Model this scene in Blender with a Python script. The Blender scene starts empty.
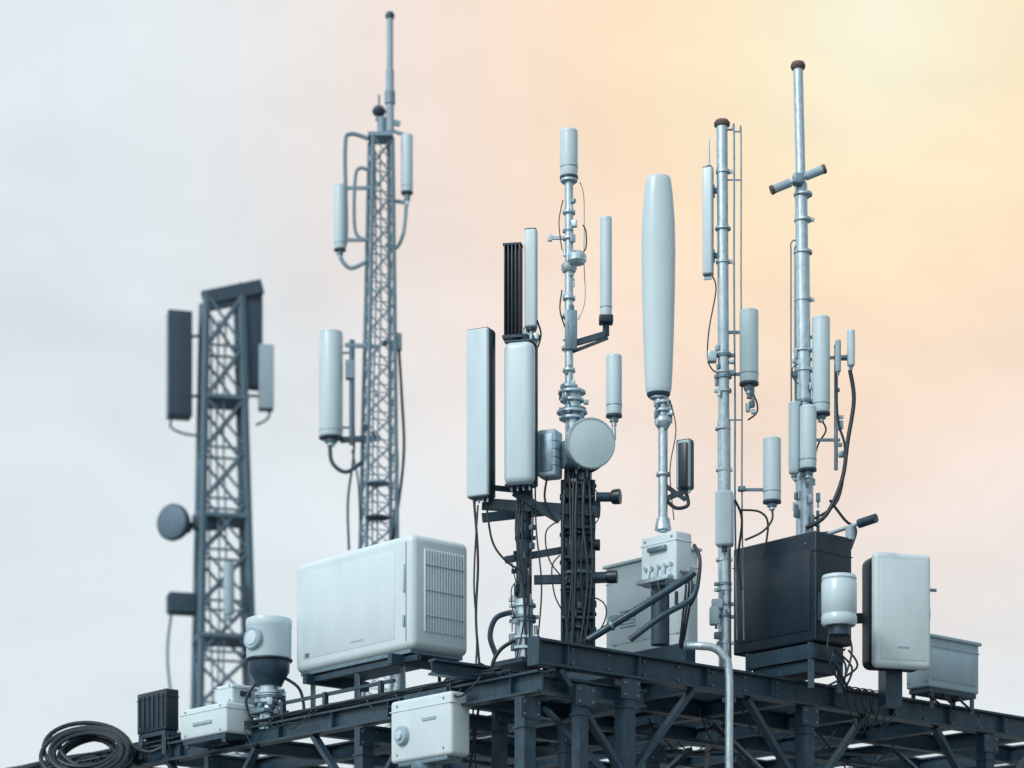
import bpy, bmesh, math, random
from mathutils import Vector, Matrix
random.seed(7)
scn = bpy.context.scene
CAMZ = 1.6; HOR = 1105.0; F = 2500.0
AR = math.radians(41.0)
DR = Vector((math.cos(AR), math.sin(AR), 0)); DL = Vector((-math.sin(AR), math.cos(AR), 0))
C0 = Vector((0.22, 24.9, 0)); ZU = 6.25; ZL = 5.95
def P(x, y, d):
    "pixel column, pixel row and depth -> metres"
    return Vector(((x-512)*d/F, d, CAMZ+(HOR-y)*d/F))
def lin(c): return tuple(((v/255/12.92) if v/255 <= .04045 else ((v/255+.055)/1.055)**2.4) for v in c)

# ---------------------------------------------------------------- materials
def mat(name, col, rough=.5, metal=0.0, dirt=(.5,.5,.5), amt=.35, scale=3.0, stretch=.25, bump=.15, fine=60, coat=0):
    m = bpy.data.materials.new(name); m.use_nodes = True
    nt = m.node_tree; N = nt.nodes; L = nt.links
    p = N['Principled BSDF']; p.inputs['Metallic'].default_value = metal
    p.inputs['Coat Weight'].default_value=coat; p.inputs['Coat Roughness'].default_value=.25
    tc = N.new('ShaderNodeTexCoord'); mp = N.new('ShaderNodeMapping'); mp.inputs['Scale'].default_value = (1,1,stretch)
    L.new(tc.outputs['Object'], mp.inputs['Vector'])
    n1 = N.new('ShaderNodeTexNoise'); n1.inputs['Scale'].default_value = scale*3; n1.inputs['Detail'].default_value = 8; n1.inputs['Roughness'].default_value=.65
    L.new(mp.outputs[0], n1.inputs['Vector'])
    rp = N.new('ShaderNodeValToRGB'); rp.color_ramp.elements[0].position=.42; rp.color_ramp.elements[1].position=.72
    L.new(n1.outputs['Fac'], rp.inputs[0])
    ml = N.new('ShaderNodeMath'); ml.operation='MULTIPLY'; ml.inputs[1].default_value=amt; L.new(rp.outputs[0], ml.inputs[0])
    mx = N.new('ShaderNodeMix'); mx.data_type='RGBA'
    mx.inputs[6].default_value=(*col,1); mx.inputs[7].default_value=(*[c*d for c,d in zip(col,dirt)],1)
    L.new(ml.outputs[0], mx.inputs[0]); L.new(mx.outputs[2], p.inputs['Base Color'])
    n2 = N.new('ShaderNodeTexNoise'); n2.inputs['Scale'].default_value=fine; n2.inputs['Detail'].default_value=4
    L.new(tc.outputs['Object'], n2.inputs['Vector'])
    mr = N.new('ShaderNodeMapRange'); mr.inputs[3].default_value=max(.05,rough-.12); mr.inputs[4].default_value=min(1,rough+.15)
    L.new(n2.outputs['Fac'], mr.inputs[0]); L.new(mr.outputs[0], p.inputs['Roughness'])
    b = N.new('ShaderNodeBump'); b.inputs['Strength'].default_value=bump; b.inputs['Distance'].default_value=.004
    L.new(n2.outputs['Fac'], b.inputs['Height']); L.new(b.outputs[0], p.inputs['Normal'])
    return m
WH = mat('weathered_white_radome', (.57,.72,.79), .34, 0, (.68,.72,.74), .38, 1.2, .3, .06, 60, .3)
WB = mat('white_cabinet_paint', (.64,.77,.82), .36, 0, (.70,.74,.76), .38, .9, .4, .06, 60, .3)
GR = mat('grey_radome', (.35,.48,.56), .45, 0, (.6,.62,.64), .4, 1.5)
GV = mat('galvanised_steel', (.55,.68,.75), .33, .7, (.42,.45,.48), .6, 8, .5, .2)
GD = mat('dull_galvanised_steel', (.22,.33,.40), .42, .6, (.4,.42,.45), .7, 8, .5, .3)
DK = mat('dark_painted_steel', (.024,.054,.082), .34, .15, (1.9,1.9,1.9), .7, 4, .5, .3)
BK = mat('black_plastic', (.008,.021,.034), .36, 0, (1.6,1.8,2.0), .5, 3, .5, .15)
CB = mat('cable_rubber', (.009,.022,.034), .5, 0, (2,2,2), .4, 6, 1, .1)
SL = mat('hazed_tower_steel', (.105,.175,.235), .6, .1, (1.5,1.4,1.35), .6, 5, .6, .2)  # base colour lightened and blued to paint in distance haze
SD = mat('hazed_dark_panel', (.035,.068,.102), .6, 0, (1.5,1.4,1.35), .5, 3, .6, .1)  # dark panels far off, haze mixed into their base colour
MT = mat('hazed_mast_steel', (.20,.30,.37), .5, .3, (1.5,1.4,1.4), .6, 6, .6, .2)  # background mast steel, colour paled to imitate haze
RD = mat('reddish_cap', (.13,.09,.085), .6)
CON = mat('concrete_base', (.28,.29,.29), .85, 0, (.6,.6,.6), .6, 3, 1, .5)

# ---------------------------------------------------------------- builder
class B:
    def __init__(s, name): s.name=name; s.bm=bmesh.new(); s.ml=[]; s.M=Matrix.Identity(4)
    def mi(s, m):
        if m not in s.ml: s.ml.append(m)
        return s.ml.index(m)
    def add(s, vs, fs, m):
        i=s.mi(m); V=[s.bm.verts.new(s.M@Vector(v)) for v in vs]
        for f in fs:
            try:
                q=s.bm.faces.new([V[k] for k in f]); q.material_index=i
            except ValueError: pass
    def box(s, c, size, m, rz=0, bev=0, seg=2, R=None):
        t=bmesh.new(); bmesh.ops.create_cube(t, size=1)
        bmesh.ops.scale(t, vec=Vector(size), verts=t.verts)
        if bev>0: bmesh.ops.bevel(t, geom=t.edges[:], offset=bev, segments=seg, profile=.5, affect='EDGES')
        X=Matrix.Translation(Vector(c))@(R if R is not None else Matrix.Rotation(rz,4,'Z'))
        t.verts.index_update()
        s.add([X@v.co for v in t.verts], [[v.index for v in f.verts] for f in t.faces], m); t.free()
    def fr(s, a, b):
        z=(Vector(b)-Vector(a)).normalized(); r=Vector((0,0,1)) if abs(z.z)<.95 else DL
        x=r.cross(z).normalized() if abs(z.z)<.95 else z.cross(r).normalized(); y=z.cross(x)
        return x,y,z
    def bar(s, a, b, w, h, m, bev=0):
        a=Vector(a); b=Vector(b); x,y,z=s.fr(a,b)
        R=Matrix((x,y,z)).transposed().to_4x4()
        s.box((a+b)/2,(w,h,(b-a).length),m,bev=bev,R=R)
    def ibeam(s, a, b, w, h, m):
        a=Vector(a); b=Vector(b); u=Vector((0,0,h/2-.012))
        s.bar(a+u,b+u,w,.024,m); s.bar(a-u,b-u,w,.024,m); s.bar(a,b,.02,h-.05,m)
    def cyl(s, a, b, r, m, r2=None, seg=14):
        a=Vector(a); b=Vector(b); r2=r if r2 is None else r2; x,y,z=s.fr(a,b)
        vs=[]
        for c,q in ((a,r),(b,r2)):
            for k in range(seg):
                t=2*math.pi*k/seg; vs.append(c+(x*math.cos(t)+y*math.sin(t))*q)
        fs=[[k,(k+1)%seg,seg+(k+1)%seg,seg+k] for k in range(seg)]+[list(range(seg))[::-1],list(range(seg,2*seg))]
        s.add(vs,fs,m)
    def lathe(s, o, prof, m, axis=(0,0,1), seg=28, flat=1.0):
        o=Vector(o); z=Vector(axis).normalized(); r=Vector((0,1,0)) if abs(z.z)>.9 else Vector((0,0,1))
        x=r.cross(z).normalized(); y=z.cross(x); vs=[]
        for (q,h) in prof:
            q=max(q,.0004)
            for k in range(seg):
                t=2*math.pi*k/seg; vs.append(o+z*h+x*math.cos(t)*q+y*math.sin(t)*q*flat)
        n=len(prof); fs=[]
        for i in range(n-1):
            for k in range(seg):
                fs.append([i*seg+k,i*seg+(k+1)%seg,(i+1)*seg+(k+1)%seg,(i+1)*seg+k])
        fs.append(list(range(seg))[::-1]); fs.append(list(range((n-1)*seg,n*seg)))
        s.add(vs,fs,m)
    def tube(s, pts, r, m, seg=7, sub=6, closed=False):
        p=[Vector(q) for q in pts]; n=len(p); out=[]
        rng=range(n if closed else n-1)
        for i in rng:
            if closed: a,b,c,d=p[(i-1)%n],p[i],p[(i+1)%n],p[(i+2)%n]
            else: a,b,c,d=p[max(i-1,0)],p[i],p[i+1],p[min(i+2,n-1)]
            for k in range(sub):
                t=k/sub
                out.append(.5*((2*b)+(c-a)*t+(2*a-5*b+4*c-d)*t*t+(3*b-a-3*c+d)*t**3))
        if not closed: out.append(p[-1])
        N=len(out); vs=[]; x=None
        for i in range(N):
            t=(out[(i+1)%N]-out[i-1]) if closed else (out[min(i+1,N-1)]-out[max(i-1,0)])
            if t.length<1e-9: t=Vector((0,0,1))
            t.normalize()
            if x is None: x=t.orthogonal().normalized()
            x=(x-t*x.dot(t)); x=x.normalized() if x.length>1e-6 else t.orthogonal().normalized()
            y=t.cross(x)
            for k in range(seg):
                q=2*math.pi*k/seg; vs.append(out[i]+(x*math.cos(q)+y*math.sin(q))*r)
        fs=[]
        for i in range(N if closed else N-1):
            j=(i+1)%N
            for k in range(seg): fs.append([i*seg+k,i*seg+(k+1)%seg,j*seg+(k+1)%seg,j*seg+k])
        if not closed: fs+= [list(range(seg))[::-1], list(range((N-1)*seg,N*seg))]
        s.add(vs,fs,m)
    def T(s, pts, d, r, m=None):
        s.tube([P(q[0],q[1],q[2] if len(q)>2 else d) for q in pts], r, m or CB)
    def done(s):
        me=bpy.data.meshes.new(s.name)
        bmesh.ops.recalc_face_normals(s.bm, faces=s.bm.faces)
        xs=[v.co for v in s.bm.verts]
        c=Vector(((min(v.x for v in xs)+max(v.x for v in xs))/2,(min(v.y for v in xs)+max(v.y for v in xs))/2,min(v.z for v in xs)))
        bmesh.ops.translate(s.bm, vec=-c, verts=s.bm.verts)
        s.bm.to_mesh(me); s.bm.free()
        for m in s.ml: me.materials.append(m)
        me.polygons.foreach_set('use_smooth',[True]*len(me.polygons))
        me.set_sharp_from_angle(angle=math.radians(38))
        o=bpy.data.objects.new(s.name,me); o.location=c; scn.collection.objects.link(o); return o

def runL(x0,d0,xl):
    u=(xl-512)/F; X=(x0-512)/F*d0; return (X-u*d0)/(math.sin(AR)+u*math.cos(AR))
def runR(x0,d0,xr):
    u=(xr-512)/F; X=(x0-512)/F*d0; return (u*d0-X)/(math.cos(AR)-u*math.sin(AR))
def frame(b, x0, yb, d0):
    "put b in a platform-aligned local frame with its origin at the near bottom corner"
    b.M=Matrix.Translation(P(x0,yb,d0))@Matrix.Rotation(AR,4,'Z')

# ---------------------------------------------------------------- parts
def clamp(b, x, y, d, w, m=GD, side=1):
    s=d/F; c=P(x,y,d); r=w*s/2
    b.cyl(c-Vector((0,0,.014)),c+Vector((0,0,.014)),r*1.12,m)
    b.box(c+Vector((side*r*1.2,-.01,0)),(.035,.03,.04),m,bev=.004)
def flange(b, x, y, d, w, m=GV, h=.03):
    s=d/F; r=w*s/2; o=P(x,y,d)
    b.lathe(o,[(0,0),(r*.96,0),(r,.004),(r,h-.004),(r*.96,h),(0,h)],m,seg=20)
    for k in range(8):
        a=k*math.pi/4; q=o+Vector((math.cos(a)*r*.82,math.sin(a)*r*.82,0)); b.cyl(q-Vector((0,0,.012)),q+Vector((0,0,h+.012)),.006,GD,seg=6)
def clutter(b, x, y1, y2, w, d, n, ms=(GV,GD,DK), loops=0):
    s=d/F; r=w*s/2
    for i in range(n):
        y=y1+(y2-y1)*(i+random.random())/n; c=P(x,y,d); a=random.uniform(math.pi*.9,math.pi*2.1)
        q=c+Vector((math.cos(a)*r*1.1, math.sin(a)*r*1.1,0)); k=random.random(); m=random.choice(ms)
        if k<.5: b.box(q,(random.uniform(.03,.08),random.uniform(.03,.06),random.uniform(.03,.10)),m,rz=a,bev=.005)
        elif k<.8: b.cyl(q-Vector((0,0,.03)),q+Vector((0,0,random.uniform(.02,.07))),random.uniform(.010,.024),m,seg=10)
        else: clamp(b,x,y,d,w,m,random.choice((-1,1)))
    for i in range(loops):
        y=random.uniform(y1,y2-10); h=random.uniform(20,50); sgn=random.choice((-1,1)); o=w/2+random.uniform(2,7)
        b.T([(x+sgn*w*.3,y,d-r),(x+sgn*o,y+h*.2,d-r),(x+sgn*o*random.uniform(.7,1.2),y+h*.7,d-r),(x+sgn*w*.3,y+h,d-r)],d,.006)
def omni(x,y1,y2,w,d,pole=None,arms=(),m=WH,name='omni_antenna',stub=10,band=True,flat=1.0):
    b=B(name); s=d/F; r=w*s/2; h=(y2-y1)*s; o=P(x,y2,d)
    pr=[(0,0),(r*.8,0),(r*.93,.008),(r*.97,.02),(r*.98,.05),(r,.07),(r,h-.06),(r*.985,h-.05),(r*.985,h-.035),(r*.99,h-.03),(r*.97,h-.012),(r*.88,h-.003),(r*.6,h),(0,h+.003)]
    b.lathe(o,pr,m,flat=flat,seg=36)
    if band:
        b.lathe(o+Vector((0,0,-.012)),[(0,0),(r*1.03,0),(r*1.03,.024),(0,.024)],DK)
        b.lathe(o+Vector((0,0,.1)),[(r*.9,0),(r*1.02,.003),(r*1.02,.014),(r*.9,.017)],GD)
    if stub:
        b.cyl(o-Vector((0,0,stub*s)),o,r*.34,GV); b.cyl(o-Vector((0,0,stub*s*.6)),o-Vector((0,0,stub*s*.25)),r*.55,GD,seg=8)
    if pole is not None:
        for y in arms:
            a=P(x,y,d); q=P(pole,y,d); bk=Vector((0,r*.8,0))
            b.bar(a+bk,q+bk,.03,.03,GD); b.box(a+bk,(.07,.05,.08),GD,bev=.006); b.box(q+bk*.5,(.08,.08,.05),GD,bev=.006)
    return b
def panel(x,y1,y2,w,dep,rz,d,m=WH,side=BK,name='panel_antenna',bev=.02,pole=None,arms=(),poled=None,split=.5):
    b=B(name); s=d/F; h=(y2-y1)*s; c=P(x,(y1+y2)/2,d); R=Matrix.Rotation(rz,4,'Z'); W=w*s
    X=Matrix.Translation(c)@R; b.M=X
    fd=dep*split; b.box((0,-dep/2+fd/2,0),(W,fd,h),m,bev=min(bev,fd*.45),seg=5)
    b.box((0,-dep/2+fd+(dep-fd)/2-.004,0),(W*.985,dep-fd,h-.012),side,bev=.006)
    b.box((0,0,-h/2+.002),(W*.9,dep*.8,.02),DK); b.box((0,0,h/2-.001),(W*.92,dep*.8,.016),DK)
    for k in (-.3,-.1,.1,.3): b.cyl((W*k,0,-h/2-.05),(W*k,0,-h/2+.01),.014,GV,seg=8)
    b.M=Matrix.Identity(4)
    if pole is not None:
        for y in arms:
            a=X@Vector((0,dep*.5,0)); a.z=P(x,y,d).z; q=P(pole,y,poled or d); q.z=a.z
            b.bar(a,q,.05,.05,DK); b.box(a,(.12,.06,.14),GD,bev=.006,rz=rz)
    return b
def lattice(b,x,d,z0,z1,w0,w1,n,lr,br,m,rz=0,x1=None):
    s=d/F; X=(x-512)*s; X1=((x1 if x1 is not None else x)-512)*s; lv=[]
    for i in range(n+1):
        t=i/n; w=w0+(w1-w0)*t; z=z0+(z1-z0)*t; cx=X+(X1-X)*t
        lv.append([Vector((cx+w/2*math.sqrt(2)*math.cos(rz+math.pi/4+k*math.pi/2), d+w/2*math.sqrt(2)*math.sin(rz+math.pi/4+k*math.pi/2), z)) for k in range(4)])
    for k in range(4): b.bar(lv[0][k],lv[-1][k],lr,lr,m)
    for i in range(n):
        for k in range(4):
            j=(k+1)%4
            b.bar(lv[i][k],lv[i+1][j],br,br,m)
            b.bar(lv[i][j],lv[i+1][k],br*.9,br*.9,m)
            b.bar(lv[i][k],lv[i][j],br*.9,br*.9,m)
    return lv

# ================================================================ background tower A
dA=56; sA=dA/F
b=B('lattice_tower')
lattice(b,226,dA,0.25,P(0,300,dA).z,1.66,.78,17,.12,.056,SL,rz=math.radians(14),x1=222)
b.box(((227-512)*sA,dA,.15),(2.6,2.6,.3),CON)
b.bar(P(203,299,dA-.4),P(262,287,dA-.1),.22,.3,SD); b.bar(P(205,306,dA+.4),P(240,299,dA+.5),.15,.25,SD)
for y,w in ((402,1.0),(520,1.12),(640,1.3)): b.box(P(224,y,dA),(w,w,.09),SL,rz=math.radians(14))
for k in range(3): 
    x=212+k*7; b.T([(x,320,dA-.3),(x+random.uniform(-3,3),430,dA-.4),(x+random.uniform(-4,4),560,dA-.5),(x+random.uniform(-5,5),720,dA-.6)],dA,.022,SL)
b.T([(178,410),(170,425),(182,433),(200,436)],dA,.03,SL); b.T([(270,405),(268,418),(256,425)],dA,.03,SL)
b.T([(172,610),(168,640),(168,668),(172,700),(180,745)],dA,.03,SL)
b.done()
panel(179,313,418,24,.45,math.radians(16),dA,m=SD,side=GR,pole=208,arms=(335,395),split=.3).done()
panel(249,286,388,24,.4,math.radians(20),dA,m=SD,side=SD,pole=235,arms=(310,370)).done()
panel(266,346,410,15,.3,math.radians(10),dA,m=GR,side=SL,pole=240,arms=(360,395)).done()
b=B('microwave_dish'); o=P(172,522,dA-.5); ax=Vector((-.45,-.88,0))
b.lathe(o,[(0,.05),(.39,.02),(.41,0),(.41,-.08),(.36,-.2),(.22,-.36),(.14,-.42),(.14,-.6),(0,-.6)],SD,axis=ax)
b.lathe(o,[(0,.07),(.30,.06),(.37,.03),(.37,.01)],SL,axis=ax)
b.bar(o-ax*.5,P(205,523,dA-.1),.12,.12,SD); b.box(P(204,523,dA-.3),(.5,.3,.3),SD,bev=.02); b.done()
b=B('radio_unit'); b.box(P(182,604,dA-.3),(.62,.4,.46),SD,bev=.03,rz=.3); b.bar(P(190,604,dA-.3),P(210,604,dA),.1,.1,SL)
for k in range(5): b.box(P(182,597+k*3.4,dA-.3),(.66,.44,.02),SL,rz=.3)
b.done()
b=omni(229,562,615,11,dA-.9,m=GR,band=False); b.bar(P(229,590,dA-.9),P(232,590,dA-.4),.1,.1,SL); b.done()

# ================================================================ background mast B
dB=42; sB=dB/F
b=B('lattice_mast')
lattice(b,375,dB,.2,P(0,140,dB).z,.84,.33,38,.048,.019,MT,rz=math.radians(15),x1=381)
b.box(((375-512)*sB,dB,.12),(1.6,1.6,.24),CON)
b.box(P(381,138,dB),(.42,.42,.06),MT); b.cyl(P(382,140,dB),P(382,118,dB),.08,MT); 
b.cyl(P(390,132,dB),P(390,70,dB),.07,GR); b.cyl(P(390,70,dB),P(390,16,dB),.055,GR); b.lathe(P(390,18,dB),[(0,0),(.075,0),(.08,.05),(.06,.09),(0,.1)],DK)
b.cyl(P(379,113,dB),P(379,95,dB),.02,MT); b.lathe(P(379,116,dB),[(0,0),(.09,.02),(.12,.08),(.08,.15),(0,.17)],SD)
b.bar(P(376,118,dB),P(400,124,dB),.06,.08,MT); b.cyl(P(390,104,dB),P(390,92,dB),.09,MT)
b.T([(372,140),(350,134),(345,150),(346,236),(340,255),(350,268),(366,262)],dB,.036,MT)
b.T([(372,172),(360,168),(355,180),(355,230),(366,240)],dB,.03,MT)
b.T([(407,190),(404,230),(396,248),(386,244)],dB,.032,MT)
b.T([(399,350),(402,400),(404,450),(399,500),(392,540)],dB,.026,SD); b.T([(396,350),(396,420),(398,470),(393,530)],dB,.016,SD)
b.T([(352,400),(354,450),(348,500),(349,550)],dB,.022,SD); b.T([(330,440),(332,462),(346,472),(362,462)],dB,.035,SD)
b.T([(352,450),(358,480),(360,520)],dB,.016,SD)
b.bar(P(352,340,dB),P(352,445,dB),.07,.07,MT); b.bar(P(340,440,dB),P(380,438,dB),.08,.09,SD); b.bar(P(345,345,dB),P(380,347,dB),.06,.06,MT)
b.box(P(350,370,dB),(.15,.15,.3),MT); b.box(P(398,342,dB),(.13,.15,.28),GR,bev=.02); b.bar(P(385,342,dB),P(400,342,dB),.05,.05,MT)
b.bar(P(390,130,dB),P(408,136,dB),.05,.05,MT); b.bar(P(388,200,dB),P(408,203,dB),.05,.05,MT); b.bar(P(340,240,dB),P(372,240,dB),.05,.05,MT); b.bar(P(340,188,dB),P(374,188,dB),.05,.05,MT)
clutter(b,380,150,330,18,dB-.2,9,(MT,GR)); clutter(b,377,340,520,22,dB-.3,8,(MT,SD))
for k in range(2):
    x=375+k*5; b.T([(x,150,dB-.15),(x+1,300,dB-.2),(x-2,420,dB-.25),(x-3,640,dB-.3)],dB,.016,MT)
b.done()
omni(407,135,193,12,dB,m=WH,stub=12).done(); omni(340,185,250,12,dB,m=WH,stub=8).done()
omni(331,332,438,24,dB,m=WH,stub=8,pole=352,arms=(350,425)).done()

# ================================================================ steel platform
b=B('steel_platform')
def G(r,l,z): return C0+DR*r+DL*l+Vector((0,0,z))
hU=.26
b.ibeam(G(.0,0,ZU-hU/2),G(12,0,ZU-hU/2),.16,hU,DK); b.box(G(-.005,0,ZU-hU/2),(.02,.17,hU+.02),DK,rz=AR)
rows=((1.5,1.2),(3.0,2.3),(4.5,3.4),(6.0,3.6),(7.5,3.6))
for l,r0 in rows: b.ibeam(G(r0,l,ZU-.128),G(12,l,ZU-.128),.12,.22,DK)
for r in (1.25,2.5,3.9,5.3,6.7,8.1,9.5,10.9,12.0):
    lm=1.5 if r<2 else (3 if r<3.5 else 7.5)
    b.ibeam(G(r,.1,ZU-.13),G(r,lm,ZU-.13),.12,.2,DK)
for r in (1.9,3.2,4.6,6.0,7.4,8.8,10.2): b.bar(G(r,.1,ZU-.05),G(r,1.4 if r<2 else (2.9 if r<3.5 else 4.4),ZU-.05),.06,.09,DK)
for k in range(46):
    l=.25+k*.09
    b.bar(G(max(1.3,l*.8),l,ZU+.018),G(7.9,l,ZU+.018),.006,.03,DK)
b.bar(G(7.92,.1,ZU+.02),G(7.92,4.5,ZU+.02),.03,.05,DK)
b.ibeam(G(.1,-.02,ZL-.12),G(.1,11.5,ZL-.12),.16,.22,DK)
b.ibeam(G(1.6,0.2,ZL-.12),G(1.6,11.5,ZL-.12),.14,.2,DK); b.ibeam(G(3.3,1.7,ZL-.12),G(3.3,11.5,ZL-.12),.14,.2,DK)
for l in (.1,1.3,2.5,3.9,5.5,7.0,8.5,10,11.4): b.ibeam(G(.15,l,ZL-.125),G(3.3 if l>1.5 else 1.6,l,ZL-.125),.12,.18,DK)
b.ibeam(G(-.5,1.0,ZL+.09),G(2.2,.9,ZL+.09),.12,.16,DK)
for l in (2.6,3.6,4.4): b.bar(G(.1,l,ZL),G(.1,l,ZL+.22),.05,.05,DK)
b.bar(G(.12,2.4,ZL+.2),G(.12,4.5,ZL+.2),.035,.035,DK)
def post(r,l,z,w=.15):
    b.bar(G(r,l,z),G(r,l,.05),w,w,DK); b.box(G(r,l,.03),(.4,.4,.06),DK,rz=AR); b.box(G(r,l,z-.3),(w+.03,w+.03,.02),DK,rz=AR)
    b.box(G(r,l-.085,z-.12),(.26,.014,.2),DK,rz=AR)
    for k in (-.09,.09):
        for q in (-.06,-.18): b.cyl(G(r+k,l-.105,z+q),G(r+k,l-.09,z+q),.013,GD,seg=6)
for r in (1.27,4.0,7.15,10.6): post(r,0.02,ZU-hU)
for r in (1.3,4.0,7.2,10.6): post(r,3.0,ZU-.25,.13); post(r+.4,7.5,ZU-.25,.13)
for l in (.25,2.9,5.8,8.8,11.2): post(.1,l,ZL-.25)
for l in (1.3,4.2,8,11.2): post(1.6,l,ZL-.25,.12); post(3.3,l+.4,ZL-.25,.12)
post(.62,.0,ZL-.1,.12); post(.75,1.4,ZL-.1,.12)
def br(a,c,w=.09): b.bar(a,c,w,w*.6,DK)
for r in (1.27,4.0,7.15,10.6):
    br(G(r,0,ZU-1.3),G(r+.95,0,ZU-.28)); br(G(r,0,ZU-1.3),G(r-.95,0,ZU-.28))
    br(G(r,0.05,ZU-1.4),G(r,1.4,ZU-.3),.07)
for r in (4.0,7.2): br(G(r,3.0,ZU-1.2),G(r+1.2,3,ZU-.3)); br(G(r,3.0,ZU-1.2),G(r-1.2,3,ZU-.3)); br(G(r+.4,7.5,ZU-1.2),G(r-1,7.5,ZU-.3)); br(G(r+.4,7.5,ZU-1.2),G(r+1.5,7.5,ZU-.3))
for l in (2.9,5.8,8.8):
    br(G(.1,l,ZL-1.2),G(.1,l+.9,ZL-.25)); br(G(.1,l,ZL-1.2),G(.1,l-.9,ZL-.25))
for l in (1.5,4.5): br(G(1.6,l,ZU-.5),G(11,l,ZU-.5),.07)
br(G(1.3,1.5,ZU-.34),G(4,4.5,ZU-.34),.06); br(G(4,1.5,ZU-.34),G(7,4.5,ZU-.34),.06); br(G(4,4.5,ZU-.34),G(7,1.5,ZU-.34),.06); br(G(7,1.5,ZU-.34),G(10,4.5,ZU-.34),.06)
for z in (2.4,):
    b.ibeam(G(1.27,.02,z),G(10.6,.02,z),.1,.16,DK); b.ibeam(G(.1,.25,z),G(.1,11.2,z),.1,.16,DK)
br(G(1.27,0,.4),G(4,0,2.3),.08); br(G(4,0,.4),G(1.27,0,2.3),.08); br(G(.1,2.9,.4),G(.1,5.8,2.3),.08)
for r in [i*.5 for i in range(1,24)]:
    for z in (-.07,.07): b.cyl(G(r,-.03,ZU-hU/2+z),G(r,-.005,ZU-hU/2+z),.012,GD,seg=6)
for r in [i*1.0+.4 for i in range(12)]: b.box(G(r,-.04,ZU-hU/2),(.012,.06,hU-.06),DK,rz=AR)
for l in [i*1.0+.4 for i in range(11)]: b.box(G(.06,l,ZL-.12),(.06,.012,.16),DK,rz=AR)
b.done()

b=B('cable_bundle')
for i in range(12):
    o=random.uniform(-.05,.25); z=random.uniform(.0,.06); pts=[]
    for k in range(24):
        l=.6+k*.44; pts.append(G(o+random.uniform(-.03,.03),l,ZL+z+.02+random.uniform(-.01,.02)))
    b.tube(pts,random.uniform(.009,.018),CB,sub=3)
for i in range(10):
    l=random.uniform(.8,8.5); dl=random.uniform(.3,1.0); q=random.uniform(.08,.3)
    b.tube([G(.0,l,ZL+.02),G(-.06,l+dl*.2,ZL-.1),G(-.07,l+dl*.5,ZL-q),G(-.06,l+dl*.8,ZL-.1),G(.0,l+dl,ZL+.02)],random.uniform(.006,.011),CB)
for i in range(16):
    r=random.uniform(1.6,9); l=random.uniform(.3,3.5); dl=random.uniform(.4,1.5); q=random.uniform(.08,.3)
    b.tube([G(r,l,ZU-.24),G(r+dl*.3,l,ZU-.26-q),G(r+dl*.7,l+.1,ZU-.26-q),G(r+dl,l+.1,ZU-.24)],random.uniform(.007,.012),CB)
for i in range(4):
    r=4.5+i*.13; b.tube([G(r,.05,ZU+.03),G(r+.01,-.1,ZU+.0),G(r+.06,-.12,ZU-.2),G(r+.25,-.13,ZU-.38-random.random()*.15),G(r+.45,-.11,ZU-.22),G(r+.5,-.1,ZU),G(r+.5,.05,ZU+.03)],.008,CB)
b.done()
b=B('cable_coil')
for i in range(11):
    c=P(90,752,30.3)+Vector((random.uniform(-.08,.08),random.uniform(-.25,.25),random.uniform(-.06,.05))); R=.46+random.uniform(-.12,.07); tl=random.uniform(-.25,.25)
    b.tube([c+Vector((math.cos(t)*R,math.sin(t)*R*.5,math.sin(t)*R*.66+math.cos(t)*R*tl)) for t in [k*math.pi/6 for k in range(12)]],.028,CB,closed=True,sub=3)
b.tube([P(130,745,30.3),P(150,752,30.1),P(175,742,30),P(215,735,29.6)],.025,CB)
b.box(P(90,785,30.3),(1.1,.7,.05),DK,rz=AR); b.done()

# ================================================================ large white cabinet
b=B('equipment_cabinet'); d0=26.9; x0=412; yb=648; s=d0/F
frame(b,x0,yb,d0); L_=runL(x0,d0,294); R_=runR(x0,d0,470); H=(yb-532)*s
b.box((R_/2,L_/2,H/2),(R_,L_,H),WB,bev=.085,seg=6)
b.box((-.002,.10,H/2),(.008,.008,H*.86),GD); b.box((-.012,.13,H*.62),(.03,.03,.30),WB,bev=.008); b.box((-.012,.13,H*.25),(.02,.03,.12),GR,bev=.005)
b.box((-.003,L_*.45,H*.17),(.008,.24,.022),GR); b.box((-.001,L_*.53,H*.5),(.006,L_*.78,H*.78),WB,bev=.0025)
b.box((-.003,L_*.88,H*.14),(.008,.08,.05),GD)
for k in range(15):
    x=R_*.22+k*R_*.66/14
    b.box((x,-.004,H*.52),(.020,.024,H*.72),WB,bev=.006)
    b.box((x+.012,-.001,H*.52),(.008,.006,H*.72),GD)
for k in (.3,.52,.74): b.box((R_*.55,-.012,H*k),(R_*.68,.014,.006),GR)
b.box((R_/2,L_/2,-.012),(R_*.9,L_*.93,.04),GD)
b.box((R_/2,L_*.12,-.09),(R_*1.25,.07,.11),DK); b.box((R_/2,L_*.88,-.09),(R_*1.1,.07,.11),DK)
b.box((.1,L_*.45,-.085),(.06,L_*.9,.06),DK)
for xx in (.08,R_-.08):
    for yy in (L_*.12,L_*.5,L_*.88): b.bar((xx,yy,-.13),(xx,yy,-.60),.05,.05,DK)
b.bar((R_,.2,-.1),(R_*.4,.2,-.55),.04,.04,DK); b.bar((R_*1.2,.05,-.06),(R_*1.9,.05,-.22),.05,.05,DK)
for yy in (.5,.8): b.tube([(R_,yy,.1),(R_+.2,yy,.0),(R_+.2,yy,-.35),(R_,yy,-.6)],.02,CB)
b.done()

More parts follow.
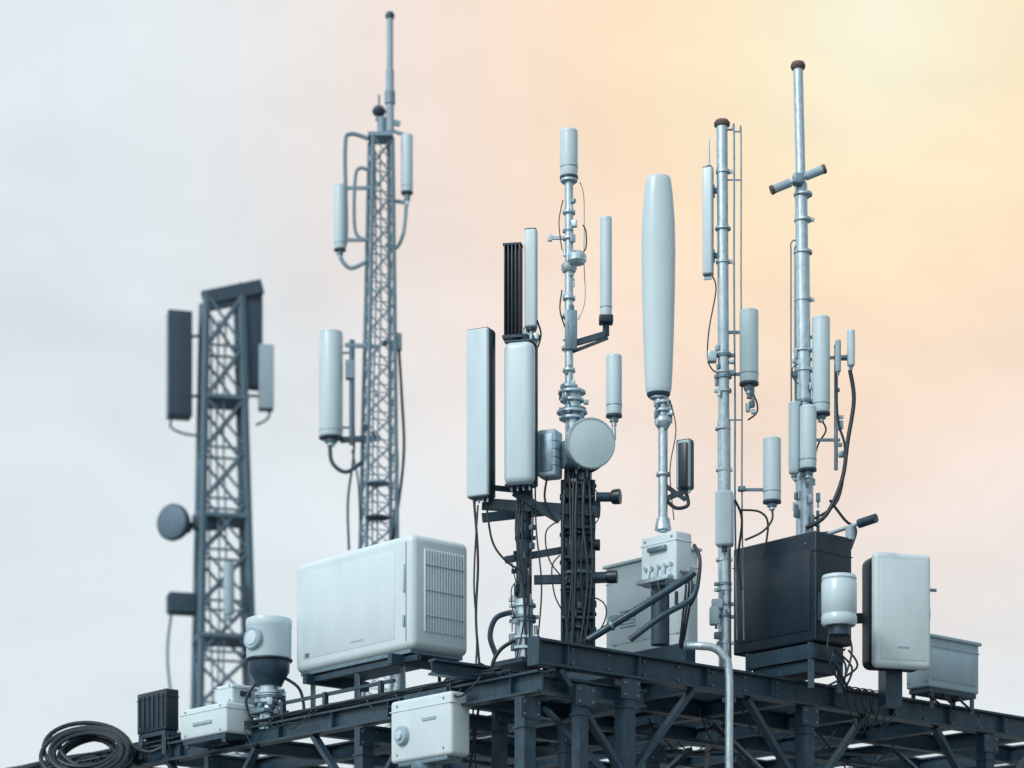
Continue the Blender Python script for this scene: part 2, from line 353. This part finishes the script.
# ================================================================ left bits
b=B('surveillance_camera'); d=28.6; s=d/F; o=P(269,660,d); r=.265
b.lathe(o,[(0,0),(r*.92,0),(r*.97,.03),(r*.98,.36),(r,.37),(r,.43),(r*.97,.462),(r*.85,.475),(0,.48)],WH,seg=36)
b.lathe(o-Vector((0,0,.02)),[(0,0),(r*1.0,0),(r*1.03,.012),(r*1.0,.03),(0,.03)],BK)
b.lathe(o-Vector((0,0,.30)),[(0,0),(.15,0),(.17,.05),(.2,.1),(.235,.16),(.24,.28),(0,.28)],DK)
ax=Vector((-.62,-.78,.05)); c=o+Vector((0,0,.20))
b.lathe(c,[(0,.0),(.13,.1),(.13,.28),(.115,.295),(.1,.29),(0,.285)],GR,axis=ax); b.lathe(c,[(0,.29),(.085,.29),(.08,.302),(0,.31)],WH,axis=ax)
b.cyl(o-Vector((0,0,.8)),o-Vector((0,0,.28)),.12,GV); clutter(b,270,690,722,24,d,18,(GV,GD,DK))
b.box(o-Vector((0,0,.60)),(.36,.3,.05),GD,bev=.01,rz=AR)
b.T([(285,678),(300,690),(304,715),(298,735)],d,.018); b.T([(255,684),(246,700),(252,722)],d,.018); b.done()
def jbox(name,x0,yb,yt,xl,xr,d0,m=WB,legs=.0,bev=.03):
    b=B(name); s=d0/F; frame(b,x0,yb,d0); L=runL(x0,d0,xl); R=runR(x0,d0,xr); H=(yb-yt)*s
    b.box((R/2,L/2,H/2),(R,L,H),m,bev=bev,seg=4)
    b.box((R/2,L/2,H*.82),(R+.014,L+.014,.012),m,bev=.005)
    for yy in (.12,.88):
        for zz in (.12,.9): b.cyl((-.008,L*yy,H*zz),(0,L*yy,H*zz),.012,GD,seg=8)
    if legs:
        b.box((R/2,L/2,-.03),(R*.92,L*.92,.05),DK)
        for xx in (.1,.9):
            for yy in (.1,.9): b.bar((R*xx,L*yy,-.05),(R*xx,L*yy,-legs),.05,.05,DK)
    return b,L,R,H
b,L,R,H=jbox('junction_box',226,732,701,180,256,28.5,legs=.1); b.box((-.006,L*.5,H*.45),(.02,L*.4,.04),GR,bev=.004); b.bar((R*.5,L*.5,-.06),(R*.5+.5,L*.5,-.06),.4,.05,DK); b.done()
b,L,R,H=jbox('junction_box',232,702,683,214,258,28.7); b.box((R*.5,-.004,H*.5),(R*.4,.02,.06),DK); b.done()
b,L,R,H=jbox('radio_unit',166,729,688,137,179,29.9,m=BK,legs=.3,bev=.015)
for k in range(6): b.box((-.004,L*(.1+k*.16),H*.5),(.02,.012,H*.8),DK)
for k in range(3): b.tube([(R*.3*k+.05,.05,0),(R*.3*k+.05,.0,-.2),(R*.3*k+.12,0,-.4)],.015,CB)
b.done()
b,L,R,H=jbox('junction_box',451,754,690,390,471,25.7,bev=.04)
c=Vector((0,L*.78,H*.42)); b.lathe(c,[(0,0),(.105,0),(.105,.03),(.09,.05),(0,.055)],GR,axis=(-1,0,0)); b.box((-.004,L*.35,H*.62),(.012,L*.22,.03),GR)
b.lathe(c,[(0,.05),(.05,.05),(.045,.075),(0,.08)],WH,axis=(-1,0,0))
b.box((R*.5,L*.5,-.02),(R*.8,L*.8,.05),GD,bev=.01); b.box((R*.5,L*.5,H+.03),(R*.5,L*.7,.06),DK)
b.lathe((R*.5,L*.6,-.16),[(0,0),(.12,0),(.14,.04),(.14,.14),(0,.14)],GD)
b.bar((R*.5,L*.5,H+.02),(R*.5+.55,L*.5,H+.10),.09,.09,DK)
b.tube([(R*.6,.05,H),(R*.7,.0,H+.15),(R*.9,.1,H+.25),(R+.3,.1,H+.2)],.018,CB); b.tube([(R*.3,L*.9,0),(R*.3,L,-.3),(R*.5,L+.1,-.8),(R*.5,L+.1,-1.6)],.02,CB)
b.done()

# ================================================================ central cluster
dC=26.6
b=B('antenna_mast')
b.cyl(P(524,664,dC),P(524,470,dC),.085,DK); b.cyl(P(524,470,dC),P(524,335,dC),.05,DK)
b.cyl(P(524,660,dC),P(524,600,dC),.10,GV); b.box(P(524,664,dC),(.45,.45,.05),DK,rz=AR)
b.bar(P(482,504,dC-.1),P(600,512,dC),.09,.11,DK); b.bar(P(482,518,dC+.3),P(600,505,dC+.3),.07,.09,DK)
b.bar(P(514,492,dC-.1),P(560,520,dC-.1),.06,.08,DK); b.bar(P(534,580,dC),P(612,578,dC),.07,.09,DK)
b.bar(P(505,560,dC),P(575,548,dC+.1),.05,.07,DK)
clutter(b,524,498,600,17,dC,16,(DK,GD,BK),loops=2); clutter(b,524,595,655,22,dC,18,(GV,GD,WH))
for k in range(5):
    x=random.uniform(512,536); b.T([(x,488,dC-.1),(x+random.uniform(-6,6),530,dC-.15),(x+random.uniform(-7,7),590,dC-.15),(x+random.uniform(-9,9),660,dC-.1)],dC,.009)
b.T([(474,500),(478,560),(476,620),(480,690),(470,768)],dC-.4,.014); b.T([(486,500),(492,540),(505,560),(520,570)],dC-.2,.012)
b.T([(478,505),(474,580),(477,640),(473,720),(478,790)],dC-.5,.010)
b.T([(512,612),(496,618),(490,636),(496,655)],dC-.2,.03,DK); b.T([(515,640),(500,650),(492,668),(494,700)],dC-.3,.022)
b.done()
panel(481,331,498,24,.2,math.radians(-27),dC-.25,pole=524,arms=(485,),bev=.02,poled=dC,split=.3).done()
panel(520.5,343,486,31,.24,math.radians(-16),dC-.3,pole=524,arms=(360,470),bev=.10,poled=dC,split=.75).done()
b=B('black_finned_antenna'); c=P(513,292,dC); X=Matrix.Translation(c)@Matrix.Rotation(math.radians(-10),4,'Z'); b.M=X
b.box((0,.03,0),(.19,.09,1.0),BK,bev=.012)
for k in range(5): b.box((-.08+k*.04,-.035,0),(.016,.06,.97),BK,bev=.004)
b.box((0,0,-.49),(.21,.15,.03),DK); b.box((0,0,.495),(.2,.13,.02),DK)
b.M=Matrix.Identity(4); b.cyl(P(517,350,dC),P(517,336,dC),.03,DK); b.bar(P(513,338,dC),P(540,338,dC+.05),.05,.05,DK); b.done()
b=panel(531,230,328,12,.11,math.radians(-12),dC,side=GR,bev=.03); b.cyl(P(531,345,dC),P(531,326,dC),.025,GV); clutter(b,531,328,345,10,dC,6); b.T([(537,320),(541,335),(536,352)],dC,.010); b.done()

b=B('antenna_mast')
b.cyl(P(578,655,dC+.1),P(578,470,dC+.1),.15,DK,seg=20); b.box(P(578,660,dC+.1),(.6,.6,.06),DK,rz=AR)
for x in (563,593): b.bar(P(x,655,dC-.02),P(x,480,dC-.02),.035,.035,DK)
for y in (500,530,560,590,620): b.box(P(578,y,dC+.05),(.36,.3,.035),DK,bev=.005)
b.cyl(P(573,470,dC),P(573,392,dC),.085,GV); b.cyl(P(569,400,dC),P(569,180,dC),.046,GV)
for y,w in ((182,17),(214,13),(240,13),(300,13),(318,14),(350,15),(372,13),(388,18)): flange(b,569,y,dC,w)
for y,w in ((394,28),(402,24),(414,31),(420,26),(446,25)): flange(b,572,y,dC,w)
b.box(P(571,331,dC-.02),(.13,.12,.42),GD,bev=.015); b.lathe(P(577,264,dC-.1),[(0,0),(.075,0),(.1,.03),(.1,.09),(.06,.13),(0,.14)],GV)
b.lathe(P(569,272,dC),[(0,0),(.07,0),(.085,.03),(.085,.07),(.05,.11),(0,.11)],GV)
b.bar(P(550,238,dC),P(569,238,dC),.03,.03,GV); b.box(P(550,238,dC),(.05,.05,.07),WH,bev=.008)
b.bar(P(569,345,dC),P(606,334,dC),.05,.06,DK); b.bar(P(606,336,dC),P(606,318,dC),.05,.05,DK); b.bar(P(572,352,dC),P(608,338,dC),.03,.03,DK)
b.T([(583,225),(586,232),(585,250),(572,256)],dC,.008); b.T([(562,290),(560,310),(566,330)],dC,.008); b.T([(563,200),(559,222),(562,250)],dC-.05,.006)
b.T([(580,182),(584,200),(584,260),(585,300),(578,320)],dC,.005,GD)
clutter(b,569,195,390,8,dC,18,(GV,GD,WH)); clutter(b,574,395,480,22,dC,26,(GV,GD)); clutter(b,578,480,640,28,dC+.05,34,(DK,BK,GD),loops=3)
for k in range(7):
    x=566+k*3.8; b.T([(x,470,dC-.1),(x+random.uniform(-3,3),520,dC-.16),(x+random.uniform(-4,4),580,dC-.16),(x+random.uniform(-8,8),660,dC-.1)],dC,random.choice((.009,.012,.016)))
for k in range(3):
    y=520+k*35; x=random.choice((546,552,603)); b.T([(560,y),(x,y+12),(x+random.uniform(-4,4),y+40),(565,y+60)],dC-.15,.008)
b.cyl(P(596,497,dC-.1),P(614,497,dC-.1),.05,DK); b.lathe(P(612,497,dC-.1),[(0,0),(.07,0),(.08,.03),(.08,.09),(0,.1)],BK,axis=(1,-.3,0))
b.cyl(P(592,578,dC),P(608,577,dC),.06,DK); b.lathe(P(606,577,dC),[(0,0),(.06,0),(.07,.03),(.07,.12),(0,.13)],BK,axis=(1,-.2,0))
b.cyl(P(592,545,dC),P(600,545,dC),.06,BK)
b.T([(614,440),(612,452),(600,466),(590,472)],dC,.016); b.cyl(P(614,440,dC),P(614,415,dC),.022,GV)
b.bar(P(575,430,dC+.1),P(614,432,dC+.05),.03,.03,DK)
b.done()
omni(569,130,178,18,dC,stub=6).done()
b=omni(606,217,318,12,dC,stub=4); b.box(P(606,320,dC),(.15,.15,.08),BK,bev=.01); b.done()
omni(614,355,416,16,dC,stub=10).done()
b=B('microwave_dish'); ax=Vector((.22,-.96,-.12)); o=P(591,443,dC-.35)
b.lathe(o,[(0,-.28),(.16,-.28),(.2,-.2),(.255,-.14),(.265,-.02),(.258,0),(.24,.006),(0,.012)],WH,axis=ax,seg=40)
b.lathe(o,[(.245,.004),(.248,.012),(.262,.01),(.268,-.03),(.26,-.05)],GV,axis=ax,seg=40)
b.box(P(582,452,dC-.1),(.16,.3,.16),GD,bev=.02); b.cyl(P(562,456,dC-.2),P(574,456,dC-.15),.13,GD); b.done()
b=B('radio_unit'); b.box(P(550,455,dC-.15),(.21,.22,.5),GR,bev=.03,rz=-.4,seg=3); b.box(P(550,455,dC-.15),(.15,.235,.4),GD,bev=.01,rz=-.4)
for k in range(4): b.box(P(550,443+k*8,dC-.15),(.216,.226,.008),GD,rz=-.4)
b.bar(P(552,456,dC-.05),P(574,456,dC),.06,.06,DK); b.T([(547,478),(545,500),(556,520)],dC-.2,.012); b.done()

# ================================================================ blade antenna
dD=26.3; s=dD/F
b=B('blade_antenna'); o=P(658.5,394,dD); H=(394-176)*s
pr=[(0,0)]+[(w*s,t*H) for w,t in ((11.5,0),(12.5,.01),(13.2,.03),(14.2,.12),(15.6,.3),(16.6,.5),(17,.66),(16.3,.8),(14.2,.92),(12.6,.975),(11.9,.990),(10.8,.998),(8,1.0))]+[(0,H+.003)]
b.lathe(o,pr,WH,seg=48,flat=.7)
b.lathe(o-Vector((0,0,.03)),[(0,0),(.11,0),(.125,.02),(.125,.035),(0,.035)],DK)
b.lathe(o-Vector((0,0,.13)),[(0,0),(.05,0),(.05,.06),(.09,.08),(.09,.1),(0,.1)],GV)
b.done()
b=B('antenna_mast'); b.cyl(P(663,532,dD),P(663,396,dD),.05,GV); b.lathe(P(663,428,dD),[(0,0),(.06,0),(.09,.05),(.09,.09),(.06,.13),(0,.13)],GV); b.lathe(P(663,530,dD),[(0,0),(.09,0),(.07,.12),(.05,.14)],GV)
for y in (404,412): flange(b,663,y,dD,16)
flange(b,663,476,dD,14)
clutter(b,663,400,430,12,dD,10,(GV,GD)); b.T([(670,400),(676,430),(670,470),(674,520)],dD-.05,.006)
b.bar(P(663,484,dD),P(686,500,dD),.04,.04,DK); b.bar(P(663,500,dD),P(690,489,dD),.05,.05,DK); b.T([(686,492),(688,505),(676,508),(666,500)],dD,.02)
b.cyl(P(660,645,dD+.05),P(660,578,dD+.05),.1,DK); b.done()
b=panel(685,441,489,15,.13,math.radians(-30),dD,m=GR,side=BK,bev=.02); b.M=Matrix.Identity(4); b.box(P(683,465,dD-.075),(.10,.04,.47),BK,bev=.01,rz=math.radians(-30)); b.done()
b,L,R,H=jbox('junction_box',676,580,530,641,692,26.0,bev=.02); 
for k in range(5): b.cyl((-.03,L*(.12+k*.18),H*.35),(0,L*(.12+k*.18),H*.35),.02,GV,seg=10)
b.box((-.02,L*.5,H*.7),(.05,L*.5,.05),GD,bev=.01); b.box((-.05,L*.5,.03),(.1,L*.9,.05),GV,bev=.01)
for k in range(3): b.tube([(-.03,L*(.15+k*.22),H*.3),(-.08,L*(.15+k*.22),.1),(-.06,L*(.15+k*.22),-.05),(.1,L*.5,-.25)],.009,GD)
for k in range(3): b.tube([(R*(.2+k*.2),-.02,.1),(R*(.2+k*.2),-.1,-.05),(R*(.2+k*.15),-.05,-.4),(R*(.2+k*.1),.0,-.7)],.012,CB)
b.done()
b,L,R,H=jbox('equipment_cabinet',688,642,550,606,698,26.9,m=WB,bev=.012)
b.box((-.002,L*.5,H*.48),(.012,L*.86,H*.72),WB,bev=.004); b.box((-.02,L*.12,H*.5),(.03,.03,.14),DK); b.box((R/2,L/2,H+.02),(R+.06,L+.08,.035),WB,bev=.01)
b.box((-.012,L*.9,H*.42),(.012,.14,.08),GR); b.box((R/2,L/2,-.1),(R*.9,L*.95,.2),DK)
for k in range(6): b.box((-.008,L*.72,H*.3+k*.035),(.01,L*.2,.012),GD)
b.done()
b=B('waveguide_pipe')
b.tube([P(588,640,25.9),P(640,608,25.8),P(684,580,25.8),P(694,572,25.8)],.04,DK,seg=12); b.tube([P(630,640,25.8),P(662,616,25.8),P(690,600,25.8),P(697,585,25.8)],.032,DK,seg=12)
b.tube([P(694,545,25.9),P(700,560,25.8),P(697,590,25.8),P(690,605,25.9)],.02,CB)
for q in ((610,626.5),(650,601.5)): b.lathe(P(q[0],q[1],25.84),[(0,0),(.055,0),(.055,.03),(0,.03)],GD,axis=(.8,0,.5),seg=14)
b.done()

# ================================================================ right mast 1
dE=27.5; s=dE/F
b=B('antenna_mast')
b.cyl(P(725,668,dE),P(724,420,dE),.072,GV,seg=24); b.cyl(P(724,430,dE),P(722,124,dE),.062,GV,seg=24); b.lathe(P(722,126,dE),[(0,0),(.085,0),(.09,.03),(.07,.06),(0,.07)],RD)
for y in (230,355,430): flange(b,723,y,dE,16,GV,.025)
for y in (172,262,372,470,560): clamp(b,723,y,dE,13,GV)
for dx,y1,r in ((11,130,.011),(18,132,.009)):
    b.T([(723+dx-8,y1,dE),(723+dx-2,y1+0,dE),(723+dx,y1+6,dE),(723+dx,y1+150,dE),(723+dx+1,400,dE),(723+dx+1,500,dE),(723+dx+3,640,dE)],dE,r,GD)
for y in (180,420): b.bar(P(723,y,dE),P(742,y,dE),.014,.014,GD)
b.T([(712,275),(716,290),(709,330),(708,360),(716,372),(722,360)],dE,.008)
b.T([(735,500),(742,520),(738,560),(742,590)],dE-.1,.014); b.T([(740,510),(760,512),(768,525),(763,560)],dE-.1,.012)
b.box(P(712,357,dE),(.1,.1,.12),GV,bev=.01); clutter(b,724,345,400,14,dE,9,(GV,GD)); clutter(b,724,580,650,14,dE,12,(GV,GD))
b.box(P(717,604,dE-.1),(.12,.1,.1),WH,bev=.01); b.box(P(714,616,dE-.1),(.1,.12,.2),WH,bev=.02)
b.done()
panel(708,168,275,10,.1,math.radians(-20),dE,side=GR,pole=722,arms=(190,255),bev=.02).done()
b=B('whip_antenna'); b.cyl(P(709,170,dE+.02),P(709,139,dE+.02),.016,GV,r2=.008); b.cyl(P(709,178,dE+.02),P(709,166,dE+.02),.03,DK); b.done()
b=omni(749,310,384,19,dE-.05,pole=724,arms=(330,372),stub=10); clutter(b,750,388,414,6,dE-.05,7,(GV,GD)); b.T([(749,390),(756,400),(757,412),(748,420)],dE-.05,.010); b.done()
b=omni(772,438,502,18,dE-.1,pole=742,arms=(488,),stub=8); b.T([(772,508),(772,520),(762,532),(745,540)],dE-.1,.012); b.done()
b=B('radio_unit'); c=P(724.5,519,dE-.2); b.box(c,(.19,.17,.6),WH,bev=.03,rz=-.25,seg=4); b.box(c+Vector((.0,.1,0)),(.14,.08,.5),GD,bev=.01); b.cyl(c-Vector((0,0,.36)),c-Vector((0,0,.29)),.03,DK); b.done()

# ================================================================ right mast 2
dG=28.0
b=B('antenna_mast')
b.cyl(P(806,675,dG),P(804,430,dG),.10,GV,seg=24); b.cyl(P(804,440,dG),P(802,250,dG),.085,GV,seg=24); b.cyl(P(802,252,dG),P(801,184,dG),.07,GV,seg=24); b.cyl(P(801,190,dG),P(798,66,dG),.055,GV,seg=24)
b.lathe(P(798,69,dG),[(0,0),(.075,0),(.085,.03),(.07,.07),(0,.08)],RD)
for y in (196,254,352,436): flange(b,803,y,dG,19,GV,.03)
for y in (220,300,480): clamp(b,803,y,dG,16,GV)
a=P(772,190,dG-.1); c=P(824,169,dG-.1); b.cyl(a,c,.026,GV)
for q,e in ((a,1),(c,-1)):
    v=(c-a).normalized()*e; b.cyl(q,q+v*.22,.048,GR); b.cyl(q-v*.015,q+v*.02,.052,RD)
b.box((a+c)/2,(.12,.14,.12),GD,bev=.02)
for x,y1 in ((791,240),(795,244)): b.T([(x+6,y1),(x,y1+3),(x,y1+20),(x,360),(x+1,470)],dG,.009,GD)
b.T([(850,370),(854,400),(848,440),(842,480),(826,515),(806,528)],dG-.2,.024); b.T([(836,372),(838,420),(845,450),(838,500),(812,520)],dG-.1,.014)
b.T([(820,418),(826,430),(818,445),(812,470)],dG,.010); b.T([(830,500),(845,520),(856,530),(850,550)],dG-.2,.016)
b.cyl(P(836,470,dG),P(836,345,dG),.022,GD); b.bar(P(806,360,dG),P(852,356,dG),.03,.03,GD); b.bar(P(806,440,dG),P(840,440,dG),.03,.03,GD)
clutter(b,804,350,500,17,dG,22,(GV,GV,GD),loops=1); clutter(b,838,345,470,6,dG,8,(GV,GD)); clutter(b,806,495,530,22,dG,12,(GD,GV))
b.done()
omni(821,317,414,18,dG-.05,pole=804,arms=(335,400),stub=8).done()
omni(808,406,470,17,dG-.25,pole=806,arms=(),stub=8).done(); omni(794,402,474,11,dG-.2,pole=804,arms=(420,460),stub=6,band=False).done()
omni(851,330,366,8,dG,pole=838,arms=(358,),stub=4,band=False).done(); omni(838,340,372,6,dG-.1,stub=4,band=False,m=GR).done()
b=B('yagi_antenna'); a=P(828,534,dG-.5); c=P(876,518,dG-.9); b.cyl(a,c,.022,GV); b.cyl(c-(c-a).normalized()*.22,c,.05,DK); b.cyl(P(850,527,dG-.7),P(850,540,dG-.7),.05,GR); b.cyl(P(850,548,dG-.7),P(850,530,dG-.7),.03,DK)
b.T([(850,540,dG-.7),(842,548,dG-.6),(828,545,dG-.5)],dG,.015); b.cyl(a,P(806,536,dG),.03,DK); b.done()

# ================================================================ right boxes
b,L,R,H=jbox('equipment_cabinet',816,640,530,733,852,26.9,m=BK,bev=.02)
b.box((-.004,L*.5,H*.47),(.014,L*.88,H*.74),BK,bev=.004)
for k in range(6): b.box((R*.5,-.006,H*(.15+k*.06)),(R*.6,.02,.014),DK)
b.box((R*.45,L*.45,-.1),(R*.85,L*.8,.16),DK); b.box((R*.45,L*.45,-.25),(R*.7,L*.7,.12),DK)
for xx in (.1,.9):
    for yy in (.1,.85): b.bar((R*xx,L*yy,0),(R*xx,L*yy,-.5),.07,.07,DK)
for k in range(6): b.tube([(R*random.random(),-.02,-.05),(R*random.random(),-.1,-.25),(R*random.random(),-.05,-.5)],.012,CB)
b.done()
b=B('filter_unit'); d=26.7; o=P(839,626,d); r=.19; 
b.lathe(o,[(0,0),(r*.9,0),(r,.03),(r,.10),(r*.96,.11),(r*.96,.13),(r,.14),(r,.46),(r*.96,.47),(r*.96,.49),(r,.5),(r*.93,.535),(0,.54)],WH,seg=36)
b.cyl(o-Vector((0,0,.1)),o,.12,DK); b.bar(o+Vector((-.1,.1,.25)),o+Vector((-.25,.35,.25)),.06,.3,DK); b.T([(830,630),(828,650),(840,668)],d,.012); b.T([(846,628),(852,650),(846,675)],d,.012); b.done()
b=B('equipment_cabinet'); d=27.6; s=d/F; b.M=Matrix.Translation(P(896,613.5,d))@Matrix.Rotation(math.radians(16),4,'Z'); H=115*s; W=62*s
b.box((0,0.06,0),(W*.98,.34,H*.97),BK,bev=.09,seg=6); b.box((0,-.13,0),(W,.12,H),WB,bev=.058,seg=6); b.box((0,-.189,0),(W*.8,.012,H*.86),WB,bev=.005,seg=3)
b.box((0,-.196,-H*.32),(.14,.006,.02),GR); b.box((W*.52,-.08,.0),(.03,.04,.12),GD,bev=.006); b.box((W*.6,-.05,.27),(.1,.03,.03),GD)
b.box((0,.15,-H/2-.12),(.2,.2,.5),DK); b.bar((0,.2,0),(-.5,.5,0),.1,.1,DK); b.done()
b,L,R,H=jbox('junction_box',929,686,636,906,979,28.6,m=GR,legs=.25,bev=.02); b.box((R/2,L/2,H+.01),(R+.05,L+.05,.04),GR,bev=.01); b.box((R*.5,-.003,H*.45),(R*.86,.012,H*.6),GR,bev=.004)
for k in range(3): b.tube([(R*.25*k+.1,.1,0),(R*.3*k+.05,.0,-.12),(R*.3*k+.22,0,-.2)],.015,CB)
b.done()
b=B('conduit_pipe'); b.tube([P(686,646,25.9),P(700,646,25.8),P(714,648,25.8),P(724,657,25.8),P(729,675,25.8),P(729,770,25.8),P(729,1100,25.8),P(729,1258,25.8)],.042,GV,seg=14)
for y in (700,760): b.box(P(729,y,25.85),(.14,.06,.04),DK)
b.lathe(P(684,646,25.9),[(0,0),(.055,0),(.055,.07),(0,.07)],GD,axis=(1,0,0)); b.done()
b=B('base_station_cabinet')
b.box(G(6,6,1.0),(2.2,1.2,2.0),WB,rz=AR,bev=.04); b.box(G(6,6,2.03),(2.35,1.35,.07),GR,rz=AR,bev=.01); b.box(G(6,5.38,1.0),(.9,.03,1.7),GR,rz=AR,bev=.01); b.done()

# ================================================================ ground
me=bpy.data.meshes.new('ground'); me.from_pydata([(-3000,-3000,0),(3000,-3000,0),(3000,3000,0),(-3000,3000,0)],[],[(0,1,2,3)])
g=bpy.data.objects.new('ground',me); scn.collection.objects.link(g)
me.materials.append(mat('gravel_ground',(.16,.165,.16),.9,0,(.55,.6,.5),.7,.12,1,.8,25))

# ================================================================ sky
w=bpy.data.worlds.new('World'); scn.world=w; w.use_nodes=True; nt=w.node_tree; N=nt.nodes; Lk=nt.links; N.clear()
out=N.new('ShaderNodeOutputWorld'); tc=N.new('ShaderNodeTexCoord')
sunE=math.radians(38); sunA=math.radians(222)
sky=N.new('ShaderNodeTexSky'); sky.sky_type='NISHITA'; sky.sun_disc=False; sky.sun_elevation=sunE; sky.sun_rotation=sunA; sky.dust_density=4
bg1=N.new('ShaderNodeBackground'); bg1.inputs[1].default_value=.012; Lk.new(sky.outputs[0],bg1.inputs[0])
gd=Vector(((880-512)/F,1,(HOR-20)/F)).normalized()
dot=N.new('ShaderNodeVectorMath'); dot.operation='DOT_PRODUCT'; nv=N.new('ShaderNodeVectorMath'); nv.operation='NORMALIZE'
Lk.new(tc.outputs['Generated'],nv.inputs[0]); Lk.new(nv.outputs[0],dot.inputs[0]); dot.inputs[1].default_value=gd
ac=N.new('ShaderNodeMath'); ac.operation='ARCCOSINE'; Lk.new(dot.outputs['Value'],ac.inputs[0])
cn=N.new('ShaderNodeTexNoise'); cn.inputs['Scale'].default_value=9; cn.inputs['Detail'].default_value=7; cn.inputs['Roughness'].default_value=.52; cn.inputs['Distortion'].default_value=.4
mpg=N.new('ShaderNodeMapping'); mpg.inputs['Scale'].default_value=(1,1,1.9); mpg.inputs['Location'].default_value=(.3,.1,.75); Lk.new(nv.outputs[0],mpg.inputs[0]); Lk.new(mpg.outputs[0],cn.inputs['Vector'])
wr=N.new('ShaderNodeMath'); wr.operation='MULTIPLY_ADD'; wr.inputs[1].default_value=.03; Lk.new(cn.outputs['Fac'],wr.inputs[0]); 
sb=N.new('ShaderNodeMath'); sb.operation='SUBTRACT'; sb.inputs[1].default_value=.015; Lk.new(ac.outputs[0],sb.inputs[0]); Lk.new(sb.outputs[0],wr.inputs[2])
mr=N.new('ShaderNodeMapRange'); mr.inputs[1].default_value=0; mr.inputs[2].default_value=math.radians(25); Lk.new(wr.outputs[0],mr.inputs[0])
rp=N.new('ShaderNodeValToRGB'); cr=rp.color_ramp
st=[(0,(255,249,222)),(1.2,(255,245,212)),(3.0,(255,236,200)),(5.5,(254,228,194)),(7.8,(251,226,204)),(10,(245,229,218)),(12.5,(236,232,229)),(14.5,(228,233,235)),(17.5,(223,233,237)),(25,(222,233,237))]
while len(cr.elements)<len(st): cr.elements.new(.5)
for e,(a,c) in zip(cr.elements,st): e.position=a/25; e.color=(*lin(c),1)
Lk.new(mr.outputs[0],rp.inputs[0])
cm=N.new('ShaderNodeMapRange'); cm.inputs[1].default_value=.3; cm.inputs[2].default_value=.7; cm.inputs[3].default_value=.90; cm.inputs[4].default_value=1.04; Lk.new(cn.outputs['Fac'],cm.inputs[0])
fa=N.new('ShaderNodeMapRange'); fa.inputs[1].default_value=math.radians(26); fa.inputs[2].default_value=math.radians(65); fa.inputs[3].default_value=.99; fa.inputs[4].default_value=.50; Lk.new(ac.outputs[0],fa.inputs[0])  # dims the out-of-view sky away from the glow for stronger shading
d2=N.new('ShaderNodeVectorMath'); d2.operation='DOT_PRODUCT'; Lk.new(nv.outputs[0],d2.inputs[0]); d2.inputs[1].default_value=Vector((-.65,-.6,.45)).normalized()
m2=N.new('ShaderNodeMapRange'); m2.inputs[1].default_value=0; m2.inputs[2].default_value=1; m2.inputs[3].default_value=1; m2.inputs[4].default_value=2.8; Lk.new(d2.outputs['Value'],m2.inputs[0])  # added brightness in the unseen front-left sky, fills camera-facing sides
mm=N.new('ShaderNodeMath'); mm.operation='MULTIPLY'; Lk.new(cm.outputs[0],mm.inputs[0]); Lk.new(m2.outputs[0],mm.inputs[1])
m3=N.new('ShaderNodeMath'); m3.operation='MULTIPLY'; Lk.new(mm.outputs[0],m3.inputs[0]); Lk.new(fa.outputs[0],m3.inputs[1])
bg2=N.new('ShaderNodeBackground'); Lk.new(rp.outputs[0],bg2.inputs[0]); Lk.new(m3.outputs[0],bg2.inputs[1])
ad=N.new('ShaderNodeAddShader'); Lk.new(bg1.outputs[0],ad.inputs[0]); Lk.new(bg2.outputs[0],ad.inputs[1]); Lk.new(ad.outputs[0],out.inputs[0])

sl=bpy.data.lights.new('sun','SUN'); sl.energy=1.5; sl.angle=math.radians(12); sl.color=(1,.98,.95)
so=bpy.data.objects.new('sun',sl); scn.collection.objects.link(so)
sd=Vector((math.sin(sunA)*math.cos(sunE),math.cos(sunA)*math.cos(sunE),math.sin(sunE)))
so.rotation_euler=(-sd).to_track_quat('-Z','Y').to_euler(); so.location=(0,0,60)

cd=bpy.data.cameras.new('camera'); co=bpy.data.objects.new('camera',cd); scn.collection.objects.link(co); scn.camera=co
co.location=(0,0,CAMZ); co.rotation_euler=(math.radians(90),0,0)
cd.sensor_width=36; cd.lens=F/1024*36; cd.shift_y=(HOR-384)/1024; cd.clip_end=6000
cd.dof.use_dof=True; cd.dof.focus_distance=26.8; cd.dof.aperture_fstop=0.95
scn.view_settings.view_transform='Standard'; scn.view_settings.look='None'; scn.view_settings.exposure=0
